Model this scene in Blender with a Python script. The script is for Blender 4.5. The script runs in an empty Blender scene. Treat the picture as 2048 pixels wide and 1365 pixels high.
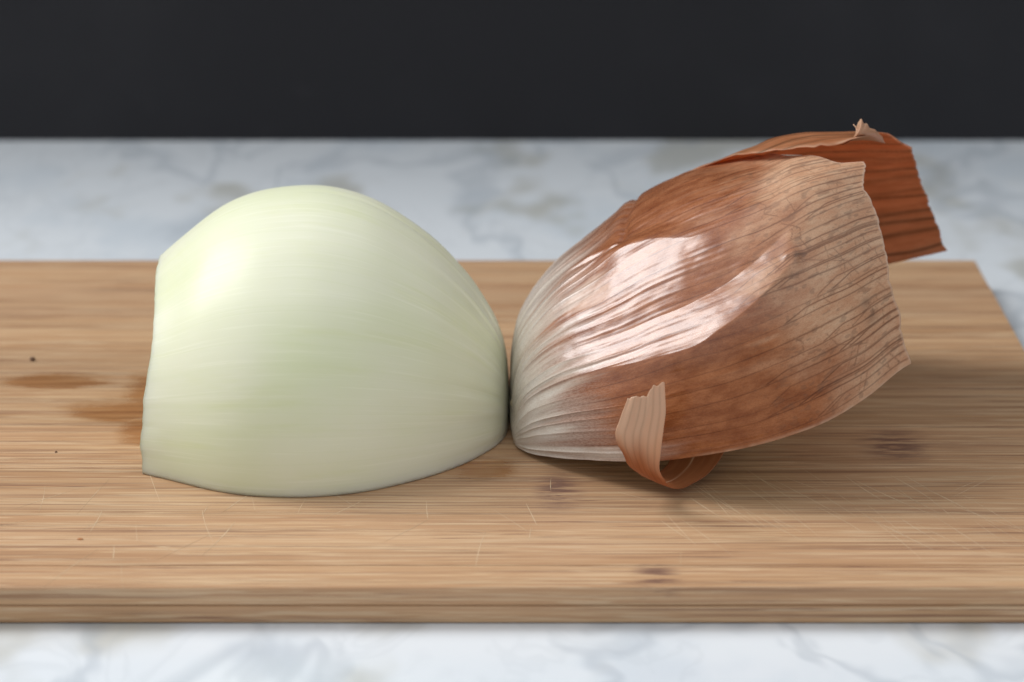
import bpy, math, random
import numpy as np
from mathutils import Vector, Matrix

scene = bpy.context.scene
col = scene.collection
CM = 0.01
R = math.radians

# ------------------------------------------------------------------ camera
cam = bpy.data.cameras.new('camera')
cam.lens = 100; cam.sensor_width = 36; cam.clip_start = 0.02; cam.clip_end = 20
cam_o = bpy.data.objects.new('camera', cam); col.objects.link(cam_o)
cam_o.location = (0, -0.54, 0.188); cam_o.rotation_euler = (R(90 - 18.13), 0, 0)
cam.dof.use_dof = True; cam.dof.focus_distance = 0.522; cam.dof.aperture_fstop = 18.0
scene.camera = cam_o

# ------------------------------------------------------------------ light
world = bpy.data.worlds.new('World'); scene.world = world; world.use_nodes = True
bg = world.node_tree.nodes['Background']
bg.inputs[0].default_value = (0.95, 0.975, 1.0, 1); bg.inputs[1].default_value = 0.78
def area(name, az, el, dist, sx, sy, watts, color, target=(-0.01, -0.01, 0.02)):
    l = bpy.data.lights.new(name, 'AREA'); l.shape = 'RECTANGLE'; l.size = sx; l.size_y = sy
    l.energy = watts; l.color = color
    o = bpy.data.objects.new(name, l); col.objects.link(o)
    d = Vector((math.cos(R(az)) * math.cos(R(el)), math.sin(R(az)) * math.cos(R(el)), math.sin(R(el))))
    o.location = Vector(target) + d * dist
    o.rotation_euler = (-d).to_track_quat('-Z', 'Y').to_euler()
    return o
area('window_light', 155, 42, 1.05, 0.42, 0.72, 11.6, (1.0, 0.995, 0.985))
vs = scene.view_settings
vs.view_transform = 'Standard'; vs.look = 'None'; vs.exposure = 0.0; vs.gamma = 1.0
scene.cycles.use_denoising = True
scene.cycles.max_bounces = 10

# ------------------------------------------------------------------ helpers
rng = np.random.default_rng(7)
def pch(xk, yk):
    xk = np.array(xk, float); yk = np.array(yk, float); h = np.diff(xk); d = np.diff(yk) / h
    m = np.zeros_like(yk); m[0] = d[0]; m[-1] = d[-1]
    for i in range(1, len(xk) - 1):
        if d[i-1] * d[i] > 0:
            w1 = 2*h[i] + h[i-1]; w2 = h[i] + 2*h[i-1]; m[i] = (w1 + w2) / (w1/d[i-1] + w2/d[i])
    def f(x):
        x = np.clip(x, xk[0], xk[-1]); i = np.clip(np.searchsorted(xk, x) - 1, 0, len(h) - 1)
        s = (x - xk[i]) / h[i]
        return (1+2*s)*(1-s)**2*yk[i] + s*(1-s)**2*h[i]*m[i] + s*s*(3-2*s)*yk[i+1] + s*s*(s-1)*h[i]*m[i+1]
    return f
def sstep(a, b, x):
    s = np.clip((x - a) / (b - a), 0, 1); return s*s*(3 - 2*s)
def vnoise(x, y, seed=0):
    """smooth value noise on arrays, range 0..1"""
    g = np.random.default_rng(seed).random((256, 256))
    xi = np.floor(x).astype(int); yi = np.floor(y).astype(int); fx = x - xi; fy = y - yi
    fx = fx*fx*(3-2*fx); fy = fy*fy*(3-2*fy)
    a = g[xi % 256, yi % 256]; b = g[(xi+1) % 256, yi % 256]; c = g[xi % 256, (yi+1) % 256]; d = g[(xi+1) % 256, (yi+1) % 256]
    return (a*(1-fx) + b*fx)*(1-fy) + (c*(1-fx) + d*fx)*fy
def fbm(x, y, seed=0, n=4):
    v = 0; a = 1; tot = 0
    for k in range(n):
        v = v + a * vnoise(x * 2**k + 17*k, y * 2**k + 31*k, seed + k); tot += a; a *= 0.5
    return v / tot
def link(name, me, mat=None, parent=None, smooth=True):
    o = bpy.data.objects.new(name, me); col.objects.link(o)
    if mat: me.materials.append(mat)
    if parent: o.parent = parent
    if smooth: me.polygons.foreach_set('use_smooth', np.ones(len(me.polygons), bool))
    return o
def grid(name, P, mat, parent=None, uv=None, attrs=None, extra=None, thick=None, off=0.0):
    """P (nu, nv, 3) in metres -> quad grid; uv (nu, nv, 2); attrs: name -> (nu, nv)"""
    nu, nv = P.shape[:2]
    idx = np.arange(nu*nv).reshape(nu, nv)
    F = np.stack([idx[:-1, :-1], idx[1:, :-1], idx[1:, 1:], idx[:-1, 1:]], -1).reshape(-1, 4)
    faces = F.tolist()
    if extra: faces += extra
    me = bpy.data.meshes.new(name)
    me.from_pydata(P.reshape(-1, 3).tolist(), [], faces)
    if uv is not None:
        ul = me.uv_layers.new(name='UVMap'); li = np.zeros(len(me.loops), np.int32); me.loops.foreach_get('vertex_index', li)
        ul.data.foreach_set('uv', uv.reshape(-1, 2)[li].astype(np.float32).ravel())
    for k, v in (attrs or {}).items():
        a = me.attributes.new(k, 'FLOAT', 'POINT'); a.data.foreach_set('value', np.ascontiguousarray(v, np.float32).ravel())
    o = link(name, me, mat, parent)
    if thick:
        m = o.modifiers.new('thickness', 'SOLIDIFY'); m.thickness = thick; m.offset = off
    return o
def empty(name, loc, label=None, cat=None):
    o = bpy.data.objects.new(name, None); col.objects.link(o); o.location = loc; o.empty_display_size = 0.02
    if label: o['label'] = label; o['category'] = cat
    return o
def box(name, lo, hi, mat, parent=None, bevel=0.0):
    x0, y0, z0 = lo; x1, y1, z1 = hi
    v = [(x, y, z) for z in (z0, z1) for y in (y0, y1) for x in (x0, x1)]
    f = [(0, 2, 3, 1), (4, 5, 7, 6), (0, 1, 5, 4), (2, 6, 7, 3), (0, 4, 6, 2), (1, 3, 7, 5)]
    me = bpy.data.meshes.new(name); me.from_pydata(v, [], f)
    o = link(name, me, mat, parent, False)
    if bevel:
        m = o.modifiers.new('bevel', 'BEVEL'); m.width = bevel; m.segments = 3; m.limit_method = 'ANGLE'
    return o

class NT:
    """tiny node-tree writer"""
    def __init__(s, name):
        s.m = bpy.data.materials.new(name); s.m.use_nodes = True; s.t = s.m.node_tree; s.n = s.t.nodes; s.l = s.t.links
        s.b = s.n['Principled BSDF']; s.out = s.n['Material Output']
    def put(s, sock, v):
        if hasattr(v, 'is_output') or isinstance(v, bpy.types.NodeSocket): s.l.new(v, sock)
        elif isinstance(v, (tuple, list)): sock.default_value = (*v, 1) if len(v) == 3 and len(sock.default_value) == 4 else v
        else: sock.default_value = v
    def math(s, op, a, b=0.0, c=0.0, clamp=False):
        n = s.n.new('ShaderNodeMath'); n.operation = op; n.use_clamp = clamp
        s.put(n.inputs[0], a); s.put(n.inputs[1], b); s.put(n.inputs[2], c); return n.outputs[0]
    def vmath(s, op, a, b=(0, 0, 0)):
        n = s.n.new('ShaderNodeVectorMath'); n.operation = op; s.put(n.inputs[0], a); s.put(n.inputs[1], b)
        return n.outputs['Value'] if op in ('LENGTH', 'DISTANCE', 'DOT_PRODUCT') else n.outputs[0]
    def mix(s, f, a, b, mode='MIX'):
        n = s.n.new('ShaderNodeMix'); n.data_type = 'RGBA'; n.blend_type = mode; n.clamp_factor = True
        s.put(n.inputs[0], f); s.put(n.inputs[6], a); s.put(n.inputs[7], b); return n.outputs[2]
    def noise(s, vec, scale=1.0, detail=3.0, rough=0.5, dist=0.0):
        n = s.n.new('ShaderNodeTexNoise'); s.put(n.inputs['Vector'], vec); s.put(n.inputs['Scale'], scale)
        n.inputs['Detail'].default_value = detail; n.inputs['Roughness'].default_value = rough; n.inputs['Distortion'].default_value = dist
        return n.outputs[0]
    def ramp(s, f, a, b):
        n = s.n.new('ShaderNodeMapRange'); n.interpolation_type = 'SMOOTHSTEP'; s.put(n.inputs[0], f)
        s.put(n.inputs[1], a); s.put(n.inputs[2], b); return n.outputs[0]
    def pos(s, kind='Object'):
        return s.n.new('ShaderNodeTexCoord').outputs[kind]
    def scale(s, v, k): return s.vmath('MULTIPLY', v, k)
    def attr(s, name):
        n = s.n.new('ShaderNodeAttribute'); n.attribute_name = name; return n.outputs['Fac']
    def rand(s): return s.n.new('ShaderNodeObjectInfo').outputs['Random']
    def bump(s, h, strength=0.5, dist=0.001, normal=None):
        n = s.n.new('ShaderNodeBump'); n.inputs['Strength'].default_value = strength; n.inputs['Distance'].default_value = dist
        s.put(n.inputs['Height'], h)
        if normal is not None: s.put(n.inputs['Normal'], normal)
        return n.outputs[0]
    def set(s, **k):
        for kk, v in k.items(): s.put(s.b.inputs[kk.replace('_', ' ')], v)

# ------------------------------------------------------------------ materials
def mat_marble():
    s = NT('white_marble'); p = s.pos()
    p = s.scale(p, (1.0, 0.55, 1.0)); w = s.vmath('ADD', p, s.scale(s.noise(p, 22, 3), (0.05, 0.05, 0)))
    n1 = s.noise(w, 16, 4, 0.5, 0.5)
    vein = s.ramp(s.math('ABSOLUTE', s.math('SUBTRACT', n1, 0.5)), 0.035, 0.0)
    n2 = s.noise(s.vmath('ADD', w, (3.3, 1.1, 0)), 34, 4, 0.6, 0.4)
    vein2 = s.ramp(s.math('ABSOLUTE', s.math('SUBTRACT', n2, 0.5)), 0.04, 0.0)
    cloud = s.ramp(s.noise(s.vmath('ADD', p, (7, 2, 0)), 22, 4, 0.6), 0.46, 0.62)
    patch = s.ramp(s.noise(s.vmath('ADD', p, (1.7, 5, 0)), 26, 3, 0.55), 0.54, 0.66)
    c = s.mix(s.math('MULTIPLY', cloud, 0.6), (0.71, 0.75, 0.79), (0.57, 0.635, 0.70))
    c = s.mix(s.math('MULTIPLY', patch, 0.65), c, (0.42, 0.41, 0.355))
    c = s.mix(s.math('MULTIPLY', vein, 0.36), c, (0.34, 0.39, 0.45))
    c = s.mix(s.math('MULTIPLY', vein2, 0.12), c, (0.42, 0.46, 0.50))
    s.set(Base_Color=c, Roughness=0.22)
    return s.m
def mat_backdrop():
    s = NT('charcoal_wall'); p = s.pos()
    n = s.ramp(s.noise(p, 9, 4, 0.6), 0.4, 0.75); d = s.ramp(s.noise(p, 55, 2, 0.5), 0.66, 0.78)
    c = s.mix(n, (0.0175, 0.0175, 0.0205), (0.0255, 0.0255, 0.029))
    c = s.mix(s.math('MULTIPLY', d, 0.3), c, (0.03, 0.03, 0.034))
    s.set(Base_Color=c, Roughness=0.75)
    s.put(s.b.inputs['Specular IOR Level'], 0.25)
    return s.m
def mat_bamboo(name, nodes=(), wets=(), tint=1.0):
    """nodes: dark culm knots (x, y cm); wets: damp patches (x, y, rx, ry cm) in board coordinates"""
    s = NT(name); p = s.pos('Object'); rnd = s.rand()
    q = s.vmath('ADD', p, s.vmath('MULTIPLY', (1, 1, 1), (0, 0, 0)))
    comb = s.n.new('ShaderNodeCombineXYZ'); s.put(comb.inputs[0], s.math('MULTIPLY', rnd, 7.3)); s.put(comb.inputs[1], s.math('MULTIPLY', rnd, 3.1))
    q = s.vmath('ADD', p, comb.outputs[0])
    warp = s.scale(s.noise(s.scale(q, (14, 60, 60)), 1, 2), (0, 0.0005, 0.0005))
    q = s.vmath('ADD', q, warp)
    f1 = s.noise(s.scale(q, (6, 430, 900)), 1, 5, 0.70)
    f2 = s.noise(s.scale(q, (10, 950, 950)), 1, 4, 0.7)
    f3 = s.noise(s.scale(q, (3, 110, 110)), 1, 3, 0.5)
    f4 = s.noise(s.scale(q, (40, 1500, 1500)), 1, 2, 0.6)
    c = s.mix(s.ramp(f3, 0.3, 0.7), (0.45, 0.252, 0.134), (0.56, 0.352, 0.208))
    c = s.mix(s.ramp(rnd, 0, 1), c, s.mix(0.5, c, (0.46, 0.285, 0.145)))
    c = s.mix(s.math('MULTIPLY', s.ramp(f1, 0.50, 0.70), 0.45), c, (0.29, 0.145, 0.085))
    c = s.mix(s.math('MULTIPLY', s.ramp(f1, 0.46, 0.28), 0.45), c, (0.66, 0.48, 0.29))
    dark = s.math('MULTIPLY', s.ramp(f2, 0.52, 0.60), s.ramp(s.noise(s.scale(q, (9, 190, 190)), 1, 2), 0.30, 0.52))
    c = s.mix(s.math('MULTIPLY', dark, 0.5), c, (0.17, 0.085, 0.05))
    r1 = s.ramp(s.math('ABSOLUTE', s.math('SUBTRACT', s.noise(s.scale(q, (8, 520, 1700)), 1, 3, 0.6), 0.5)), 0.030, 0.004)
    r2 = s.ramp(s.math('ABSOLUTE', s.math('SUBTRACT', s.noise(s.scale(q, (11, 640, 2000)), 1, 3, 0.6), 0.47)), 0.026, 0.004)
    brk = s.ramp(s.noise(s.scale(q, (16, 260, 260)), 1, 2), 0.40, 0.60)
    c = s.mix(s.math('MULTIPLY', s.math('MULTIPLY', r1, brk), 0.78), c, (0.19, 0.092, 0.055))
    c = s.mix(s.math('MULTIPLY', r2, 0.5), c, (0.70, 0.52, 0.33))
    c = s.mix(s.math('MULTIPLY', s.ramp(f4, 0.54, 0.64), 0.5), c, (0.62, 0.46, 0.30))
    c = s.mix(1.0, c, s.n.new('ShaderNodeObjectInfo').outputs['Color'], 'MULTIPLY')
    for (x, y, rx, ry, th) in nodes:
        d = s.vmath('LENGTH', s.vmath('DIVIDE', s.vmath('SUBTRACT', p, (x*CM, y*CM, 0)), (rx*CM, ry*CM, 0.02)))
        e = s.noise(s.scale(p, (70, 620, 620)), 1, 4, 0.7)
        k = s.math('MULTIPLY', s.ramp(d, 1.0, 0.15), s.ramp(e, th, th + 0.13))
        c = s.mix(s.math('MULTIPLY', k, 0.85), c, (0.14, 0.068, 0.052))
    rough = 0.46
    wet = None
    for (x, y, rx, ry) in wets:
        e = s.scale(s.vmath('SUBTRACT', s.n.new('ShaderNodeTexNoise').outputs['Color'], (0.5, 0.5, 0.5)), (0.0, 0.0, 0.0))
        d0 = s.vmath('DIVIDE', s.vmath('SUBTRACT', p, (x*CM, y*CM, 0)), (rx*CM, ry*CM, 10.0))
        d = s.math('ADD', s.vmath('LENGTH', d0), s.math('MULTIPLY', s.math('SUBTRACT', s.noise(s.scale(p, (60, 190, 10)), 1, 4, 0.65), 0.5), 1.5))
        k = s.ramp(d, 1.05, 0.45)
        wet = k if wet is None else s.math('MAXIMUM', wet, k)
    if wet is not None:
        c = s.mix(s.math('MULTIPLY', wet, 0.75), c, s.mix(1.0, c, (0.70, 0.48, 0.28), 'MULTIPLY'))
        rough = s.math('SUBTRACT', 0.46, s.math('MULTIPLY', wet, 0.30))
    h = s.math('ADD', s.math('MULTIPLY', f2, 0.6), s.math('MULTIPLY', f1, 0.4))
    s.set(Base_Color=c, Roughness=rough, Normal=s.bump(h, 0.30, 0.0003))
    s.put(s.b.inputs['Specular IOR Level'], 0.35)
    return s.m
def mat_flesh(name, base, green, streak=0.5):
    s = NT(name); uv = s.pos('UV')
    a = s.noise(s.scale(uv, (2.2, 26, 1)), 1, 4, 0.6)
    b = s.noise(s.scale(uv, (3.0, 150, 1)), 1, 3, 0.6)
    g = s.noise(s.scale(uv, (2.0, 4.5, 1)), 1, 2, 0.5)
    c = s.mix(s.ramp(g, 0.32, 0.7), base, green)
    c = s.mix(s.math('MULTIPLY', s.ramp(a, 0.5, 0.75), streak), c, (0.60, 0.64, 0.30))
    c = s.mix(s.math('MULTIPLY', s.ramp(b, 0.50, 0.75), 0.7*streak), c, (0.92, 0.92, 0.80))
    ln = s.ramp(s.math('ABSOLUTE', s.math('SUBTRACT', s.noise(s.scale(uv, (0.45, 42, 1)), 1, 1, 0.4), 0.5)), 0.03, 0.0)
    c = s.mix(s.math('MULTIPLY', ln, 0.35*streak), c, (0.58, 0.63, 0.36))
    s.set(Base_Color=c, Roughness=0.34, IOR=1.36, Specular_IOR_Level=0.30, Subsurface_Weight=0.85, Subsurface_Scale=0.006)
    s.put(s.b.inputs['Subsurface Radius'], (1.0, 0.97, 0.80))
    s.set(Coat_Weight=0.0, Coat_Roughness=0.33)
    rib = s.attr('rib')
    s.set(Normal=s.bump(s.math('ADD', s.math('MULTIPLY', b, 0.5), s.math('MULTIPLY', a, 1.0)), 0.10, 0.0003))
    return s.m
def mat_skin():
    """dry outer skin: pigment masks (white / tan / vein / edge) ride on the mesh as attributes"""
    s = NT('onion_skin'); uv = s.pos('UV')                       # uv in cm: along, around
    mot = s.noise(s.scale(uv, (1.8, 4.0, 1)), 1, 6, 0.72)
    fine = s.noise(s.scale(uv, (16, 36, 1)), 1, 3, 0.65)
    fibre = s.noise(s.scale(uv, (2.0, 60, 1)), 1, 3, 0.6)
    spark = s.noise(s.scale(uv, (45, 80, 1)), 1, 2, 0.6)
    c = s.mix(s.ramp(mot, 0.30, 0.70), (0.26, 0.074, 0.023), (0.45, 0.170, 0.070))
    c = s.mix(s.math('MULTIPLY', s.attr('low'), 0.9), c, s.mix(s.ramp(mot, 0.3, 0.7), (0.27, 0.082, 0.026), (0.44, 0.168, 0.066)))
    tanc = s.mix(s.ramp(mot, 0.35, 0.7), (0.56, 0.295, 0.165), (0.66, 0.425, 0.27))
    c = s.mix(s.attr('tan'), c, tanc)
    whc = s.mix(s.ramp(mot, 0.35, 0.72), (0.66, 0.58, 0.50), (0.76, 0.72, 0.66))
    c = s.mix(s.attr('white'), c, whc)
    c = s.mix(s.math('MULTIPLY', s.attr('mauve'), 0.4), c, s.mix(s.ramp(fine, 0.4, 0.65), (0.24, 0.11, 0.085), (0.55, 0.42, 0.36)))
    c = s.mix(s.math('MULTIPLY', s.ramp(fine, 0.52, 0.72), 0.24), c, s.mix(1.0, c, (0.62, 0.48, 0.42), 'MULTIPLY'))
    c = s.mix(s.math('MULTIPLY', s.ramp(fibre, 0.50, 0.75), 0.14), c, s.mix(1.0, c, (1.35, 1.3, 1.2), 'MULTIPLY'))
    grain = s.noise(s.scale(uv, (26, 44, 1)), 1, 3, 0.75)
    c = s.mix(s.math('MULTIPLY', s.ramp(grain, 0.50, 0.66), 0.42), c, s.mix(1.0, c, (0.62, 0.50, 0.44), 'MULTIPLY'))
    c = s.mix(s.math('MULTIPLY', s.ramp(grain, 0.46, 0.32), 0.30), c, s.mix(1.0, c, (1.35, 1.4, 1.5), 'MULTIPLY'))
    c = s.mix(s.attr('vein'), c, s.mix(1.0, c, (0.30, 0.22, 0.18), 'MULTIPLY'))
    c = s.mix(s.math('MULTIPLY', s.attr('spot'), 0.6), c, (0.15, 0.08, 0.05))
    c = s.mix(s.attr('edge'), c, (0.66, 0.46, 0.33))
    s.set(Base_Color=c)
    ro = s.math('ADD', 0.20, s.math('MULTIPLY', fine, 0.16))
    ro = s.math('ADD', ro, s.math('MULTIPLY', s.attr('tan'), 0.20))
    s.set(Roughness=ro, IOR=1.5, Specular_IOR_Level=s.math('SUBTRACT', 0.5, s.math('MULTIPLY', s.attr('low'), 0.3)))
    h = s.math('ADD', s.math('MULTIPLY', fine, 0.35), s.math('MULTIPLY', fibre, 0.5))
    h = s.math('ADD', h, s.math('MULTIPLY', spark, 0.35))
    h = s.math('ADD', h, s.math('MULTIPLY', s.attr('vein'), 0.15))
    s.set(Normal=s.bump(h, 0.22, 0.00018), Coat_Weight=s.math('MULTIPLY', s.math('SUBTRACT', 0.55, s.math('MULTIPLY', s.attr('tan'), 0.52)), s.math('SUBTRACT', 1.0, s.math('MULTIPLY', s.attr('low'), 0.9))), Coat_IOR=1.6, Coat_Roughness=0.24)
    tr = s.n.new('ShaderNodeBsdfTranslucent'); s.put(tr.inputs[0], s.mix(1.0, c, (1.0, 0.75, 0.5), 'MULTIPLY'))
    mx = s.n.new('ShaderNodeMixShader'); mx.inputs[0].default_value = 0.18
    s.l.new(s.b.outputs[0], mx.inputs[1]); s.l.new(tr.outputs[0], mx.inputs[2]); s.l.new(mx.outputs[0], s.out.inputs[0])
    return s.m
def mat_thin(name, base, dark, transl, vein=(0.35, 0.28, 0.22), rough=0.38):
    s = NT(name); uv = s.pos('UV')
    mot = s.noise(s.scale(uv, (1.5, 5, 1)), 1, 4, 0.6); fibre = s.noise(s.scale(uv, (1.2, 40, 1)), 1, 3, 0.6)
    c = s.mix(s.ramp(mot, 0.3, 0.7), dark, base)
    c = s.mix(s.math('MULTIPLY', s.ramp(fibre, 0.5, 0.75), 0.3), c, s.mix(1.0, c, (1.3, 1.25, 1.2), 'MULTIPLY'))
    pale = s.attr('pale')
    c = s.mix(pale, c, (0.82, 0.60, 0.41))
    c = s.mix(s.attr('vein'), c, s.mix(1.0, c, vein, 'MULTIPLY'))
    s.set(Base_Color=c, Roughness=rough, IOR=1.48)
    s.set(Normal=s.bump(s.math('ADD', fibre, s.math('MULTIPLY', s.attr('vein'), 0.15)), 0.25, 0.0002))
    tr = s.n.new('ShaderNodeBsdfTranslucent'); s.put(tr.inputs[0], s.mix(1.0, c, (1.0, 0.70, 0.44), 'MULTIPLY'))
    mx = s.n.new('ShaderNodeMixShader'); mx.inputs[0].default_value = transl
    s.l.new(s.b.outputs[0], mx.inputs[1]); s.l.new(tr.outputs[0], mx.inputs[2]); s.l.new(mx.outputs[0], s.out.inputs[0])
    return s.m
def mat_plain(name, a, b, sc, rough=0.7):
    s = NT(name); c = s.mix(s.ramp(s.noise(s.pos(), sc, 4, 0.6), 0.35, 0.65), a, b)
    s.set(Base_Color=c, Roughness=rough); return s.m

M_marble = mat_marble(); M_wall = mat_backdrop()
KNOTS = [(0.85, -5.35, 0.60, 1.45, 0.40), (7.3, -3.0, 0.95, 1.35, 0.42), (2.45, -9.4, 0.55, 0.9, 0.44), (10.1, -9.9, 0.6, 0.7, 0.45)]
WETS = [(-9.3, 0.75, 1.4, 0.6), (-7.1, 0.2, 0.9, 1.6), (-7.7, -1.0, 1.3, 0.8), (-6.9, -2.0, 0.8, 1.2), (-0.55, -4.3, 0.75, 0.65)]
M_bamboo = mat_bamboo('bamboo', KNOTS, WETS)
M_bamboo_low = mat_bamboo('bamboo_under_layer', [(10.1, -9.9, 0.6, 0.7, 0.45)])
M_cutmark = mat_plain('cut_fibre', (0.56, 0.42, 0.27), (0.66, 0.50, 0.33), 300)
M_flesh = mat_flesh('onion_flesh', (0.725, 0.73, 0.575), (0.675, 0.705, 0.49), 0.30)
M_layer = mat_flesh('onion_cut_layer', (0.84, 0.86, 0.70), (0.76, 0.80, 0.58), 0.2)
M_skin = mat_skin()
M_back = mat_thin('onion_skin_inside', (0.64, 0.32, 0.155), (0.54, 0.235, 0.10), 0.55)
M_top = mat_thin('onion_skin_overlap', (0.44, 0.19, 0.09), (0.33, 0.115, 0.05), 0.22)
M_strip = mat_thin('onion_skin_strip', (0.50, 0.19, 0.075), (0.40, 0.13, 0.045), 0.35)
M_root = mat_plain('dry_root', (0.30, 0.22, 0.13), (0.55, 0.45, 0.30), 500)
M_crumb = mat_plain('dark_crumb', (0.07, 0.032, 0.018), (0.14, 0.07, 0.035), 900)
M_crumb2 = mat_plain('skin_crumb', (0.42, 0.17, 0.06), (0.55, 0.26, 0.11), 900)

# ------------------------------------------------------------------ setting: counter and wall
ZM = -0.0068                                                   # marble level, the board top is z = 0
ct = box('countertop', (-1.2, -0.75, ZM - 0.03), (1.2, 0.2355, ZM), M_marble); ct['kind'] = 'structure'
wl = box('wall', (-1.2, 0.2358, ZM - 0.03), (1.2, 0.26, 0.30), M_wall); wl['kind'] = 'structure'

# ------------------------------------------------------------------ bamboo board
board = empty('cutting_board', (0, 0, 0), 'thin bamboo cutting board lying on the marble countertop', 'cutting board')
SEAMS = [-9.88, -8.90, -6.58, -4.20, -1.84, 0.46, 2.83, 5.10, 7.32, 9.49]
XL, XR = -21.5, 10.78
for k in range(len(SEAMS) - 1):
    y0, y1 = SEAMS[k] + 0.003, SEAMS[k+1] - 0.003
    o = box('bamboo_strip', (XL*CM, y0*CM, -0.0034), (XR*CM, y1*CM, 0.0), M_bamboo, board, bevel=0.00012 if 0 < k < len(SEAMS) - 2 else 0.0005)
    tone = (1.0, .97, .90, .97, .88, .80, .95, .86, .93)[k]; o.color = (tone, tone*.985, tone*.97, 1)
for y0, y1 in ((-9.86, -5.2), (-5.19, -0.4), (-0.39, 4.6), (4.61, 9.47)):
    box('under_layer', (XL*CM + 0.0002, y0*CM, ZM + 0.0001), (XR*CM - 0.0002, y1*CM, -0.00345), M_bamboo_low, board, bevel=0.0005)
# shallow knife cuts, raised pale fibre along each
rk = random.Random(5)
cv, cf = [], []
def cut(x0, y0, x1, y1, w=0.012):
    n = 6; dx, dy = x1-x0, y1-y0; L = math.hypot(dx, dy); nx, ny = -dy/L, dx/L; b = len(cv); bend = rk.uniform(-0.02, 0.02)*L
    for i in range(n+1):
        u = i/n; ww = 1.0*w*(0.25 + math.sin(math.pi*min(max(u, .04), .96)))*rk.uniform(.5, 1.1)*.5; o = bend*4*u*(1-u)
        x = x0+dx*u+nx*o; y = y0+dy*u+ny*o
        cv.append(((x+nx*ww)*CM, (y+ny*ww)*CM, 0.00003)); cv.append(((x-nx*ww)*CM, (y-ny*ww)*CM, 0.00003)); cv.append((x*CM, y*CM, 0.00005))
    for i in range(n):
        a = b+3*i; cf.extend([(a, a+3, a+5, a+2), (a+2, a+5, a+4, a+1)])
for k in range(44):
    x = rk.uniform(2.6, 8.6); y = rk.uniform(-7.0, -4.1); L = rk.uniform(0.8, 2.6); a = rk.gauss(-1.12, 0.10)
    cut(x, y, x+L*math.cos(a), y+L*math.sin(a), rk.uniform(.007, .014))
for k in range(22):
    x = rk.uniform(-9.2, 0.5); y = rk.uniform(-8.2, -4.2); L = rk.uniform(0.5, 2.0); a = rk.choice((-1.35, -1.75, -1.55, -0.9, -2.2)) + rk.gauss(0, .1)
    cut(x, y, x+L*math.cos(a), y+L*math.sin(a), rk.uniform(.008, .016))
for k in range(14):
    x = rk.uniform(-9.2, 9.0); y = rk.uniform(-9.0, -3.2); L = rk.uniform(0.5, 1.6); a = rk.uniform(-2.6, -0.5)
    cut(x, y, x+L*math.cos(a), y+L*math.sin(a), rk.uniform(.006, .012))
me = bpy.data.meshes.new('knife_mark'); me.from_pydata(cv, [], cf)
km = link('knife_mark', me, M_cutmark, board, False); km['kind'] = 'stuff'

# ------------------------------------------------------------------ peeled onion half
YC = -1.2
RX = pch([0, .012, .06, .2, .5, .9, 1.61, 1.9, 2.7, 3.8, 4.6, 5.3, 6.15, 6.86], [0, .7, 1.22, 1.72, 2.30, 2.90, 3.60, 3.80, 4.29, 4.54, 4.48, 4.25, 3.72, 3.28])
peeled = empty('peeled_onion_half', (-0.034, YC*CM, 0), 'peeled pale green onion half lying cut side down on the board', 'onion half')
def local(P, root): return P - np.array(root.location)
nu, nv = 260, 260
u = np.linspace(0, 1, nu); v = np.linspace(0, 1, nv)
D = 6.80 * u**1.7
T, PH = np.meshgrid(D, np.pi*v, indexing='ij')
deg = np.degrees(PH)
xs_ = np.linspace(0, 6.86, 700); kk = np.exp(-0.5*(np.arange(-60, 61)*(6.86/699)/.30)**2); kk /= kk.sum()
rp = RX(xs_); rsm = np.convolve(np.concatenate([2*rp[0]-rp[60:0:-1], rp, 2*rp[-1]-rp[-2:-62:-1]]), kk, 'valid')
bl = sstep(.5, 1.2, T)
rad = RX(T)*(1-bl) + np.interp(T, xs_, rsm)*bl
# gathered ribs towards the root, faint longitudinal creases, one overlapping layer margin on the top rear
ribs = (vnoise(deg/3.3 + 0.25*T, T*0.15, 3) - 0.5) * 0.085 * np.exp(-T/0.9) * sstep(0.0, 0.25, T)
ribs += (vnoise(deg/9.0, T*0.25 + 9, 5) - 0.5) * 0.014
ribs += (vnoise(deg/2.6 + 0.3*T, T*0.3, 15) - 0.5) * 0.003
for ph0, dep in ((104, .030), (97, .022), (112, .030), (88, .016)):
    pm = ph0 + 5.0*np.sin(T*0.55 + ph0) - 3.0*np.exp(-T/1.2)
    ribs -= dep * sstep(4.2, 1.6, T) * sstep(0.1, 0.5, T) * (1/(1 + np.exp(np.clip((deg - pm)/0.9, -30, 30))))*0 + dep*0.9*sstep(4.6, 1.6, T)*sstep(0.1, .6, T)*np.exp(-((deg - pm)/1.3)**2)
rad = rad * (1 + 0.010*np.sin(2*PH + 0.6)) + ribs * np.sin(np.clip(PH*8, 0, np.pi/2)) * np.sin(np.clip((np.pi - PH)*8, 0, np.pi/2))
rad = rad + (.05*np.exp(-((T - 5.6)/.7)**2) - .16*(np.clip(T - 5.5, 0, 2)/1.3)**2.4)*sstep(30, 85, deg)
X = -0.055 - T
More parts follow.
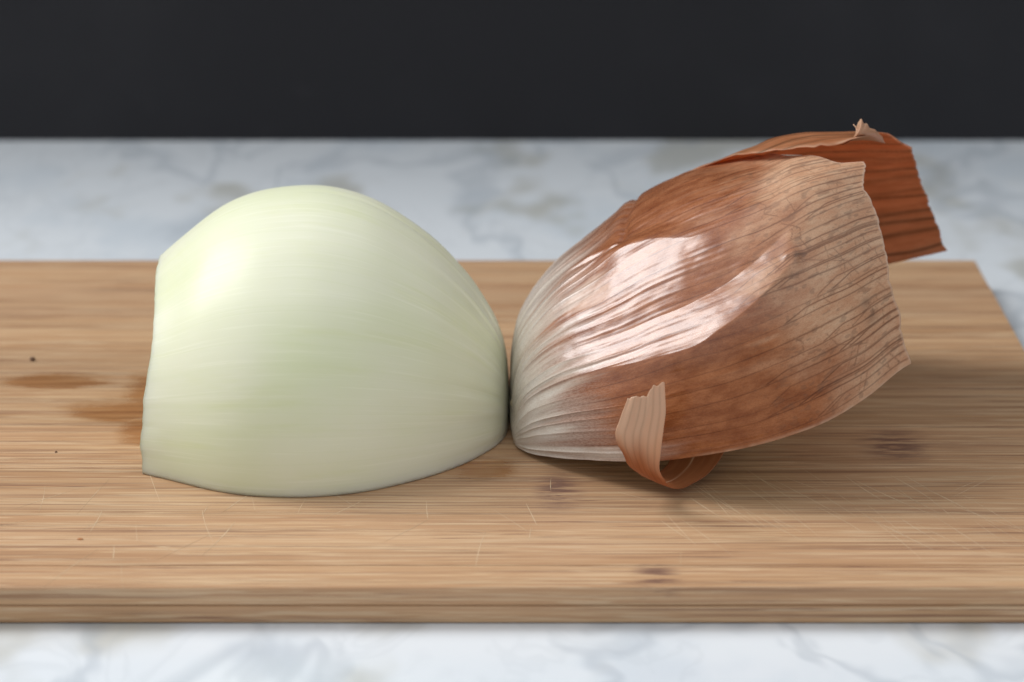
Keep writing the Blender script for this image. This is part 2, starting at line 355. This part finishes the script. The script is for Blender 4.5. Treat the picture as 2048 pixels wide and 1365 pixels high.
# the trimmed stem end is a slightly wavy knife cut
wav = (vnoise(deg/14, 0*T + 3, 8) - 0.5)*0.03 + (vnoise(deg/2.2, 0*T, 9) - 0.5)*0.018 + 0.03*np.exp(-((deg-24)/1.6)**2) + .04*np.exp(-((deg-10)/4)**2)
X = X + .15*np.exp(-((deg - 50)/24)**2)*sstep(5.6, 6.8, T)
X = X - wav * sstep(6.2, 6.80, T)
P = np.stack([X, YC - rad*np.cos(PH), np.maximum(rad*np.sin(PH), 0) + 0.012], -1)
P[:, 0, 2] = 0.012; P[:, -1, 2] = 0.012
P = P * CM
pts = local(P.reshape(-1, 3), peeled).reshape(P.shape)
extra = []
idx = np.arange(nu*nv).reshape(nu, nv)
for i in range(nu - 1): extra.append([int(idx[i, 0]), int(idx[i, -1]), int(idx[i+1, -1]), int(idx[i+1, 0])])
uv = np.stack([T/7, deg/180], -1)
body = grid('outer_layer', pts, M_flesh, peeled, uv, {'rib': ribs}, extra)
# stem cut: concentric layers, each a half ring standing a little proud or shy
def half_ring(name, x0, x1, r0, r1, mat, root, a0=1.0, a1=179.0, jitter=0.0, seed=0):
    n = 48; A = np.radians(np.linspace(a0, a1, n)); g = np.random.default_rng(seed)
    jit = (vnoise(np.linspace(0, 9, n), np.zeros(n), seed) - .5)*jitter
    prof = [(x0, r0), (x1 + .02, r0), (x1, r0 + .04), (x1, r1 - .04), (x1 + .02, r1), (x0, r1)]
    Pp = np.zeros((n, len(prof) + 1, 3))
    for k, (x, r) in enumerate(prof + prof[:1]):
        Pp[:, k] = np.stack([np.full(n, x) + (jit if 1 <= k <= 4 else 0), YC - r*np.cos(A), r*np.sin(A) + 0.013], -1)
    Pp = local(Pp.reshape(-1, 3)*CM, root).reshape(Pp.shape)
    ids = np.arange(n*(len(prof)+1)).reshape(n, -1)
    return grid(name, Pp, mat, root, np.stack(np.meshgrid(np.linspace(0, 1, n), np.linspace(0, .3, len(prof)+1), indexing='ij'), -1), {'rib': np.zeros(Pp.shape[:2])}, [ids[0, :-1].tolist(), ids[-1, :-1][::-1].tolist()])
rr = [3.16, 2.63, 2.26, 1.82, 1.40, 1.00, 0.62, 0.28]
half_ring('inner_layer', -3.0, -6.69, 2.66, 3.12, M_layer, peeled, jitter=.02, seed=1)
for k in range(1, 7):
    half_ring('inner_layer', -3.0, -6.70 - [0, .10, -.04, .06, -.02, .05, .0][k], rr[k+1] + .03, rr[k], M_layer, peeled, jitter=.10, seed=k+1)
half_ring('inner_layer', -6.2, -7.07, 1.92, 2.28, M_layer, peeled, a0=114, a1=176, jitter=.10, seed=31)
half_ring('inner_layer', -3.0, -6.70, 0.01, 0.29, M_layer, peeled, jitter=.04, seed=40)

# ------------------------------------------------------------------ unpeeled onion half, tipped up from its root
al = R(14.0)
AX = np.array([math.cos(al), 0, math.sin(al)]); NN = np.array([-math.sin(al), 0, math.cos(al)]); OO = np.array([0.02, YC, 0.02])
unpeeled = empty('unpeeled_onion_half', (0.025, YC*CM, 0), 'brown onion half in dry papery skin, tipped up beside the peeled half', 'onion half')
def wor(T, S, N):
    return local(((OO + T[..., None]*AX + S[..., None]*np.array([0, 1.0, 0]) + N[..., None]*NN)*CM).reshape(-1, 3), unpeeled).reshape(T.shape + (3,))
WF = pch([-.03, 0, .16, .73, 1.39, 2.04, 3.04, 4.41, 5.35, 5.83, 6.66, 7.65, 9.3], [0, 1.5, 2.13, 2.91, 3.5, 4.0, 4.54, 4.78, 4.62, 4.41, 3.67, 2.42, 1.6])
WB = pch([-.03, 0, .16, .73, 1.39, 2.04, 3.04, 4.41, 5.35, 6.5, 7.65, 9.3], [0, 1.5, 2.13, 2.91, 3.5, 4.0, 4.4, 4.6, 4.5, 4.1, 3.75, 3.7])
HH = pch([-.03, 0, .1, .2, .35, .55, 1.3, 2.4, 3.4, 4.6, 5.7, 6.4, 7.65, 9.3], [0, .3, .62, .97, 1.37, 1.76, 2.47, 3.02, 3.47, 3.78, 3.92, 4.02, 3.84, 3.30])
def shell(T, PH, d):
    c, sn = np.cos(PH), np.sin(PH)
    w = np.where(c > 0, WF(T), WB(T)); h = HH(T)
    S = -w*c; N = h*sn
    nx, nz = -c/np.maximum(w, .3), sn/np.maximum(h, .3); L = np.hypot(nx, nz) + 1e-9
    return S + d*nx/L, N + d*nz/L

# front sheet of skin
nu, nv = 520, 860
u = np.linspace(0, 1, nu)[:, None]; v = np.linspace(0, 1, nv)[None, :]
tend = 7.64 + (vnoise(v*14, v*0, 21) - .5)*.08 + (vnoise(v*60, v*0, 22) - .5)*.022 - .05*np.exp(-((v-.80)/.05)**2) + .05*np.exp(-((v-.97)/.04)**2)
T = -.03 + (tend + .03) * (0.62*u + 0.38*u**2.4)
PT = pch([0, 5.3, 5.74, 6.27, 6.96, 7.15, 7.7], [110, 110, 104, 88, 77.5, 74.5, 70])
deg = PT(T) * v
deg = deg + (vnoise(T*2.2, T*0, 23) - .5)*2.0*sstep(.93, 1, v)
PH = np.radians(deg)
rloc = 0.5*(WF(T) + HH(T))
# --- folds: lower crest, valley, upper crest across the sheet (positions in degrees, heights in cm, along the axis)
cB = pch([1.0, 1.36, 2.05, 3.0, 3.77, 4.34, 4.97, 5.64, 6.09, 6.3], [35, 34, 33, 31, 30, 32, 35, 40, 43.5, 45])(T)
cV = pch([1.0, 2.68, 3.64, 4.63, 5.3, 6.05, 6.3], [45, 44, 43.5, 45.5, 48.5, 53, 54])(T)
cA = pch([1.0, 1.6, 2.5, 3.0, 3.4, 4.2, 5.2, 6.3], [75, 75, 73, 70.5, 67.5, 63, 61, 60])(T) + .9*np.sin(T*3.7 + 1)
hB = pch([1.0, 1.7, 3.0, 4.4, 5.4, 5.92, 6.16, 6.4], [0, .04, .11, .17, .165, .15, 0, 0])(T)
hV = pch([1.0, 1.8, 3.0, 4.4, 5.4, 6.1, 6.4], [0, .04, .12, .12, .05, 0, 0])(T)
hA = pch([1.0, 1.8, 2.8, 3.3, 4.2, 5.2, 6.4], [0, .10, .15, .12, .05, .02, 0])(T)
x1 = np.clip((deg - (cB - 7))/7, 0, 1); x2 = np.clip((deg - cB)/(cV - cB), 0, 1); x3 = np.clip((deg - cV)/(cA - cV), 0, 1); x4 = np.clip((deg - cA)/9, 0, 1)
prof2 = 1 - (1 - (1 - x2)**1.15)                                   # lower crest down into the valley
d = np.where(deg < cB, hB*(x1*x1*(3 - 2*x1))**1.2, np.where(deg < cV, (hB + hV)*prof2 - hV, np.where(deg < cA, -hV + (hA + hV)*(.35*x3*x3 + .65*x3), hA*(1 - x4*x4*(3 - 2*x4)))))
# dent above the rear crease and S-shaped rolled fold
def polydist(T, deg, pts):
    best = np.full(T.shape, 1e9)
    t0_, t1_ = min(p[0] for p in pts) - .6, max(p[0] for p in pts) + .6
    sel = np.nonzero((T.max(1) > t0_) & (T.min(1) < t1_))[0]
    if len(sel) < T.shape[0]:
        if len(sel) == 0: return best
        sl = slice(sel[0], sel[-1] + 1); best[sl] = polydist_(T[sl], deg[sl], rloc[sl], pts); return best
    return polydist_(T, deg, rloc, pts)
def polydist_(T, deg, rloc, pts):
    best = np.full(T.shape, 1e9)
    for (a, b) in zip(pts[:-1], pts[1:]):
        ax_, ay = a; bx, by = b; k = rloc*np.pi/180
        px, py = T - ax_, (deg - ay)*k; ex, ey = bx - ax_, (by - ay)*k
        tt = np.clip((px*ex + py*ey)/(ex*ex + ey*ey + 1e-9), 0, 1)
        best = np.minimum(best, np.hypot(px - tt*ex, py - tt*ey))
    return best
SV = [(1.45, 76), (1.92, 79), (2.5, 77), (2.89, 75), (3.02, 82), (3.08, 90), (3.25, 100), (3.35, 110)]
ds = polydist(T, deg, SV)
d -= .06*np.exp(-(ds/.08)**2) * sstep(1.4, 2.2, T)
d += .03*np.exp(-(polydist(T, deg, [(a - .22, b + 3) for a, b in SV])/.14)**2) * sstep(1.3, 2.2, T)
d -= .17*sstep(4.2, 6.2, T)*sstep(55, 90, deg)
d += .04*np.exp(-(polydist(T, deg, [(5.85, 44.5), (6.08, 44.0)])/.10)**2)
# --- ribs gathered at the root
ribw = deg/5.4 + 0.35*np.sin(deg*.35) + .05*T
rib = np.abs(np.sin(np.pi*ribw))**0.6 - .6
d += .040*(1-rib*1.6)*0 - .066*rib*np.exp(-T/1.25)*sstep(.02, .3, T)*(.5 + vnoise(deg/5, T, 12))
d += (fbm(T*.9, deg/16, 30, 3) - .5)*.07*sstep(.3, 1.5, T)
d += (fbm(T*2.2, deg/6, 34, 3) - .5)*.02*sstep(.3, 1.0, T)
d += .022*np.sin(deg*.42 - T*1.1 + .8)*sstep(5.0, 6.3, T)*sstep(45, 70, deg)
d += .002*np.sin(deg*1.1 + 2*vnoise(T, deg/9, 40))*sstep(6.3, 7.5, T)
# --- veins
vein = np.zeros(T.shape); k2 = rloc*np.pi/180
g = np.random.default_rng(11)
ang = []
a = 2.0
while a < 108:
    ang.append(a + g.uniform(-.5, .5)); a += g.uniform(3.0, 5.6)
lines = []
tl = np.linspace(-.1, 8, 120)
for a0 in ang:
    wob = (vnoise(tl*.7, tl*0 + a0/11, 50) - .5)*2.2 * np.clip((tl-1.5)/4, 0, 1) + (vnoise(tl*2.6, tl*0 + a0/4, 51) - .5)*.3 + (vnoise(tl*7 + a0, tl*0 + a0, 53) - .5)*.08
    line = a0 + wob; lines.append(line)
    st = g.uniform(.55, 1.0); wd = g.uniform(.008, .014)
    dist = np.abs(deg - np.interp(T, tl, line))*k2
    env = st*(.72 + .28*sstep(4.2, 6.2, T + g.uniform(-.8, .8)))*sstep(.9, 2.2, T)*(.55 + .45*vnoise(T*1.3 + a0, T*0, 52))
    wdt = wd*(1 + .6*sstep(5.0, 7.4, T))
    vein = np.maximum(vein, env*np.exp(-(dist/wdt)**2))
# branches that leave one vein and settle between it and the next, near the dry end
for k in range(44):
    i = g.integers(0, len(ang) - 1); t0 = g.uniform(4.6, 6.7); st = g.uniform(.45, .85); f_ = g.uniform(.35, .65)
    if ang[i] > 86 or ang[i+1] - ang[i] < 2.4: continue
    mixv = f_*np.clip((tl - t0)/.5, 0, 1); line = lines[i]*(1 - mixv) + lines[i+1]*mixv
    dist = np.abs(deg - np.interp(T, tl, line))*k2
    vein = np.maximum(vein, st*sstep(t0, t0 + .1, T)*np.exp(-(dist/.013)**2))
# cross links that close the cells of the net
for k in range(85):
    i = g.integers(0, len(ang) - 1); t0 = 7.6 - abs(g.normal(0, .95))
    if t0 < 5.0 or ang[i] > 84: continue
    t1 = t0 + g.choice([-1, 1])*g.uniform(.03, .22)
    pa = (t0, float(np.interp(t0, tl, lines[i]))); pb = (t1, float(np.interp(t1, tl, lines[i+1])))
    mid = ((pa[0]+pb[0])/2 + g.normal(0, .02), (pa[1]+pb[1])/2)
    vein = np.maximum(vein, g.uniform(.25, .6)*np.exp(-(polydist(T, deg, [pa, mid, pb])/g.uniform(.007, .011))**2))
# long slanted cracks
for pts in ([(5.55, 66), (5.7, 63), (5.62, 60.5), (5.85, 58)], [(5.9, 55), (6.2, 51), (6.15, 48), (6.25, 44)], [(6.1, 42), (6.35, 40), (6.9, 36), (7.05, 31)],
            [(6.6, 40), (6.85, 36.5), (6.8, 33)], [(5.6, 24), (5.75, 22), (5.7, 19)], [(6.2, 21), (6.35, 17), (6.9, 13)]):
    vein = np.maximum(vein, .45*np.exp(-(polydist(T, deg, pts)/.011)**2))
# --- pigment
nz = fbm(T*.8, deg/14, 60, 4); nz2 = fbm(T*1.6, deg/3.5, 65, 4); nz3 = fbm(T*.5, deg/2.2, 70, 4)
tan = sstep(4.7, 6.4, T + (nz - .5)*1.8 + (nz2 - .5)*.8 - .7*sstep(24, 8, deg))
tan = np.maximum(tan, .45*sstep(.55, .8, nz3)*sstep(3.5, 5.5, T)*sstep(12, 25, deg))
tan = np.maximum(tan, .40*sstep(.80, 1.3, 2.2*np.exp(-((T-2.05)/.55)**2 - ((deg-62)/7)**2) + (nz2-.5)))
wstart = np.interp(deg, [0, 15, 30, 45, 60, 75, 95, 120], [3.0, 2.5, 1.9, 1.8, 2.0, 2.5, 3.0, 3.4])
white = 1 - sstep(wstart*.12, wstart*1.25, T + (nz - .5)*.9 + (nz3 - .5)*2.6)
mauve = np.exp(-((T - 1.35)/.75)**2)*sstep(.40, .60, nz3)*sstep(60, 45, deg)
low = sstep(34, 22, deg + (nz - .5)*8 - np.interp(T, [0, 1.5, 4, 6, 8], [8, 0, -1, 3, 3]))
spot = .9*np.exp(-(((T-7.05)/.10)**2 + ((deg-22.5)/1.6)**2)) + .5*np.exp(-(((T-7.1)/.13)**2 + ((deg-18)/1.6)**2))
spot = np.clip(spot*(.4 + 1.2*nz2) + .55*sstep(.66, .75, fbm(T*7, deg/1.1, 80, 2))*sstep(4, 6, T), 0, 1)
edge = np.maximum(sstep(.055, .0, (tend - T)), .8*sstep(.985, 1.0, v)*sstep(4.5, 5.5, T))
edge = np.maximum(edge, .5*sstep(.012, 0, v + 0*T)*sstep(3, 4, T)) * (.4 + .9*vnoise(T*9, deg/1.5, 90))
d += (vnoise(deg*1.1 + .4*T, T*.9, 44) - .5)*.007*sstep(.8, 1.6, T)*sstep(6.6, 5.6, T)
d = d + .02
S, N = shell(T, PH, d)
N = np.maximum(N, 0.0)
uv = np.stack([T, deg*0.072], -1)
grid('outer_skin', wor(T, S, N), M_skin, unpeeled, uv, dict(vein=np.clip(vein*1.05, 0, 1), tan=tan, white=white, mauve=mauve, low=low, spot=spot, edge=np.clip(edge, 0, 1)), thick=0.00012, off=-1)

# rear sheet, overlapping the front one along the torn top, seen from inside at the open end
nu, nv = 220, 130
u = np.linspace(0, 1, nu)[:, None]; v = np.linspace(0, 1, nv)[None, :]
te = 8.90 + .34*v**1.2 + (vnoise(v*20, v*0, 91) - .5)*.05 + (vnoise(v*90, v*0, 92) - .5)*.03
T = -.02 + (te + .02)*u
PB = pch([0, 3.3, 4.06, 5.2, 5.72, 6.3, 6.64, 7.2, 7.7, 8.16, 8.5, 8.95, 9.4], [112, 112, 106, 99, 92, 84, 81.5, 80, 84, 104, 117, 131, 134])
b0 = PB(T) + (vnoise(T*7, T*0, 93) - .5)*1.6
deg = b0 + (180 - b0)*v; PH = np.radians(deg)
d = -.06 + .06*sstep(3.6, 4.8, T) + .03*sstep(4.8, 6.8, T)*sstep(.7, 0, v)*sstep(8.3, 7.5, T) + (fbm(T*.9, deg/20, 95, 3) - .5)*.10*sstep(3, 5, T)
d += .03*np.exp(-v/.04)*sstep(4.5, 6, T) + .012*np.sin(deg*.4)*sstep(6, 8, T)
S, N = shell(T, PH, d); N = np.maximum(N, .0)
vein = np.zeros(T.shape); k2 = 3.8*np.pi/180
for a0 in np.arange(84, 180, 4.6):
    a0 = a0 + g.uniform(-1.2, 1.2); line = a0 + (vnoise(tl*.8 + a0, tl*0, 96) - .5)*5
    vein = np.maximum(vein, g.uniform(.35, .95)*np.exp(-(np.abs(deg - np.interp(T, tl*1.2, line))*k2/g.uniform(.025, .06))**2)*sstep(3, 5, T))
pale = np.clip(.85*sstep(.035, 0.0, v)*sstep(3.6, 4.6, T)*(.3 + vnoise(T*5, T*0, 97)) + .25*sstep(.03, 0, te - T), 0, 1)
grid('rear_skin', wor(T, S, N), M_back, unpeeled, np.stack([T, deg*k2], -1), dict(vein=vein, pale=pale), thick=0.00014, off=0)

# pale inner skin showing in the slit between the two sheets
u = np.linspace(0, 1, 60)[:, None]; v = np.linspace(0, 1, 30)[None, :]
T = 5.7 + 1.2*u + .12*v; deg = 58 + (PT(T) + 4.5*np.sin(np.pi*u)**.6 - 58)*v; S, N = shell(T, np.radians(deg), -.05 - .17*sstep(4.2, 6.2, T)*sstep(55, 90, deg))
grid('inner_skin', wor(T, S, N), M_layer, unpeeled, np.stack([T/7, deg/180], -1), {'rib': 0*T}, thick=0.0002)

# torn, rolled-up point of the rear sheet
def patch(name, rows, mat, parent, n=40, m=20, pale=None, thick=0.00014, bulge=0.0, jag=0.0, root=None, vein=None):
    rows = np.array(rows, float)                       # (k, 2+, 3) control rows, cm, world
    k, w = rows.shape[:2]
    a = np.linspace(0, k-1, n); out = np.zeros((n, w, 3))
    for j in range(w):
        for c in range(3): out[:, j, c] = cat(rows[:, j, c], a)
    b = np.linspace(0, w-1, m); P = np.zeros((n, m, 3))
    for i in range(n):
        for c in range(3): P[i, :, c] = cat(out[i, :, c], b)
    return P
def cat(y, x):
    y = np.concatenate([[2*y[0]-y[1]], y, [2*y[-1]-y[-2]]]); i = np.clip(np.floor(x).astype(int), 0, len(y)-4); t = x - i
    p0, p1, p2, p3 = y[i], y[i+1], y[i+2], y[i+3]
    return .5*((2*p1) + (-p0+p2)*t + (2*p0-5*p1+4*p2-p3)*t*t + (-p0+3*p1-3*p2+p3)*t**3)
def lw(t, s, n): return (OO + t*AX + np.array([0, s, 0]) + n*NN).tolist()
tip = [[lw(7.42, .10, 3.72), lw(7.60, .10, 3.76), lw(7.95, .35, 3.62), lw(8.28, .80, 3.36)],
       [lw(7.58, -.05, 3.80), lw(7.72, -.12, 3.88), lw(7.98, .15, 3.78), lw(8.25, .70, 3.45)],
       [lw(7.70, .00, 3.88), lw(7.80, -.10, 3.98), lw(8.02, .16, 3.84), lw(8.24, .66, 3.50)],
       [lw(7.73, .12, 3.94), lw(7.86, .10, 4.04), lw(8.06, .34, 3.84), lw(8.24, .80, 3.50)],
       [lw(7.70, .26, 3.97), lw(7.88, .34, 4.02), lw(8.08, .52, 3.78), lw(8.25, .95, 3.42)]]
P = patch('', tip, None, None, 44, 40)
P[..., 2] += ((vnoise(np.linspace(0, 12, 40), np.zeros(40), 4) - .5)*.14)[None, :]*np.linspace(0, 1, 44)[:, None]**1.5
uvp = np.stack(np.meshgrid(np.linspace(0, .6, 44), np.linspace(0, 1, 40), indexing='ij'), -1)
pale = np.linspace(0.25, 1, 44)[:, None]**1.5*np.ones((1, 40))
grid('curled_tip', local(P.reshape(-1, 3)*CM, unpeeled).reshape(P.shape), M_strip, unpeeled, uvp[..., ::-1], dict(pale=pale*.8, vein=0*pale), thick=0.00014)

# peeled strip curling up in front of the cut edge
A_ = [[3.4, -3.6, .62], [3.06, -4.2, .42], [2.89, -4.9, .33], [2.62, -5.5, .36], [2.36, -5.95, .50], [2.14, -6.2, .77], [1.93, -6.3, 1.14], [1.86, -6.3, 1.44], [1.95, -6.25, 1.78], [2.08, -6.2, 2.08]]
B_ = [[4.4, -3.4, .80], [4.08, -4.0, .50], [3.77, -4.7, .27], [3.4, -5.3, .15], [3.05, -5.75, .18], [2.76, -6.1, .42], [2.65, -6.28, .84], [2.66, -6.35, 1.35], [2.73, -6.3, 1.8], [2.69, -6.15, 2.29]]
rows = []
for a, b in zip(A_, B_):
    a, b = np.array(a), np.array(b); rows.append([a, a + (b-a)*.33 + [0, -.05, 0], a + (b-a)*.67 + [0, -.05, 0], b])
n, m = 110, 40
P = patch('', rows, None, None, n, m)
uu = np.linspace(0, 1, n)[:, None]; vv = np.linspace(0, 1, m)[None, :]
jag = (vnoise(vv*5, vv*0, 61) - .5)*.08 + (vnoise(vv*17, vv*0, 62) - .5)*.035 + .10*sstep(.55, .72, vv) - .06*np.exp(-((vv-.5)/.06)**2)
P[..., 2] += (sstep(.80, 1.0, uu)*jag)
P[..., 1] += .007*np.sin(vv*19 + 1)*sstep(.45, .7, uu) + .02*(vnoise(uu*6 + 0*vv, vv*3 + 0*uu, 63) - .5)
P[..., 0] += (vnoise(uu*14, uu*0, 64) - .5)*.05*np.where(vv > .5, 1, -1)*np.abs(vv - .5)*2
pale = np.clip(sstep(.58, .80, uu + 0*vv + .10*(vnoise(vv*4 + 0*uu, uu*3, 66) - .5)), 0, 1)*.8
pale = np.maximum(pale, .9*np.exp(-((vv - .42 - .1*uu)/.012)**2)*sstep(.5, .4, uu))
vein = np.zeros((n, m))
for c in (.2, .38, .52, .7, .86): vein = np.maximum(vein, .28*np.exp(-((vv - c)/.02)**2)*(.3 + .7*sstep(.4, .6, uu)))
grid('torn_strip', local(P.reshape(-1, 3)*CM, unpeeled).reshape(P.shape), M_strip, unpeeled, np.stack([uu*3 + 0*vv, vv + 0*uu], -1), dict(pale=pale, vein=vein), thick=0.00016)

# flesh inside the skin with its flat cut side and trimmed top
nu, nv = 90, 90
u = np.linspace(0, 1, nu)[:, None]; v = np.linspace(0, 1, nv)[None, :]
T = .02 + 5.5*(0.7*u + .3*u**2.4) + 0*v; PH = np.pi*v + 0*u
S, N = shell(T, PH, -.10 - .16*sstep(1.5, 3.0, T)); N = np.maximum(N, .02); S *= .985; N[:, 0] = .02; N[:, -1] = .02
idx = np.arange(nu*nv).reshape(nu, nv)
extra = [[int(idx[i, 0]), int(idx[i, -1]), int(idx[i+1, -1]), int(idx[i+1, 0])] for i in range(nu-1)]
extra.append([int(i) for i in idx[-1]])
grid('flesh', wor(T, S, N), M_flesh, unpeeled, np.stack([T/7, np.degrees(PH)/180], -1), {'rib': 0*T}, extra)

# dried root stub between the halves
def lump(name, c, r, mat, parent, seed, flat=1.0):
    th = np.linspace(0, np.pi, 14)[:, None]; ph = np.linspace(0, 2*np.pi, 23)[None, :]
    k = 1 + .5*(vnoise(th*2.3 + 0*ph, 3*np.sin(ph) + 4 + 0*th, seed) - .5) + .3*(vnoise(th*6 + 0*ph, 6*np.cos(ph) + 8 + 0*th, seed + 1) - .5)
    P = np.stack([r[0]*k*np.sin(th)*np.cos(ph), r[1]*k*np.sin(th)*np.sin(ph), r[2]*k*np.cos(th)*np.ones_like(ph)], -1)
    P[:, -1] = P[:, 0]
    return grid(name, P*CM + (np.array(c)*CM), mat, parent)
lump('root_stub', np.array([-.005, -1.1, .42]) - np.array(unpeeled.location)/CM, (.035, .75, .36), M_root, unpeeled, 3)
lump('root_stub', np.array([.02, -2.33, .62]) - np.array(unpeeled.location)/CM, (.045, .10, .10), M_root, unpeeled, 9)

# ------------------------------------------------------------------ crumbs on the board
for c, r, m, lab in (((-9.97, 2.1, .035), (.05, .05, .04), M_crumb, 'tiny dark brown crumb beside the damp patches on the board'),
                     ((-7.56, -7.76, .012), (.05, .025, .018), M_crumb2, 'tiny orange skin flake near the front edge of the board'),
                     ((-8.65, -3.37, .010), (.022, .03, .014), M_crumb, 'minute dark speck on bare grain in front of the damp patches')):
    o = lump('crumb', (0, 0, 0), r, m, None, int(abs(c[0])*10)); o.location = [x*CM for x in c]
    o['label'] = lab; o['category'] = 'crumb'; o['group'] = 'specks on the board'
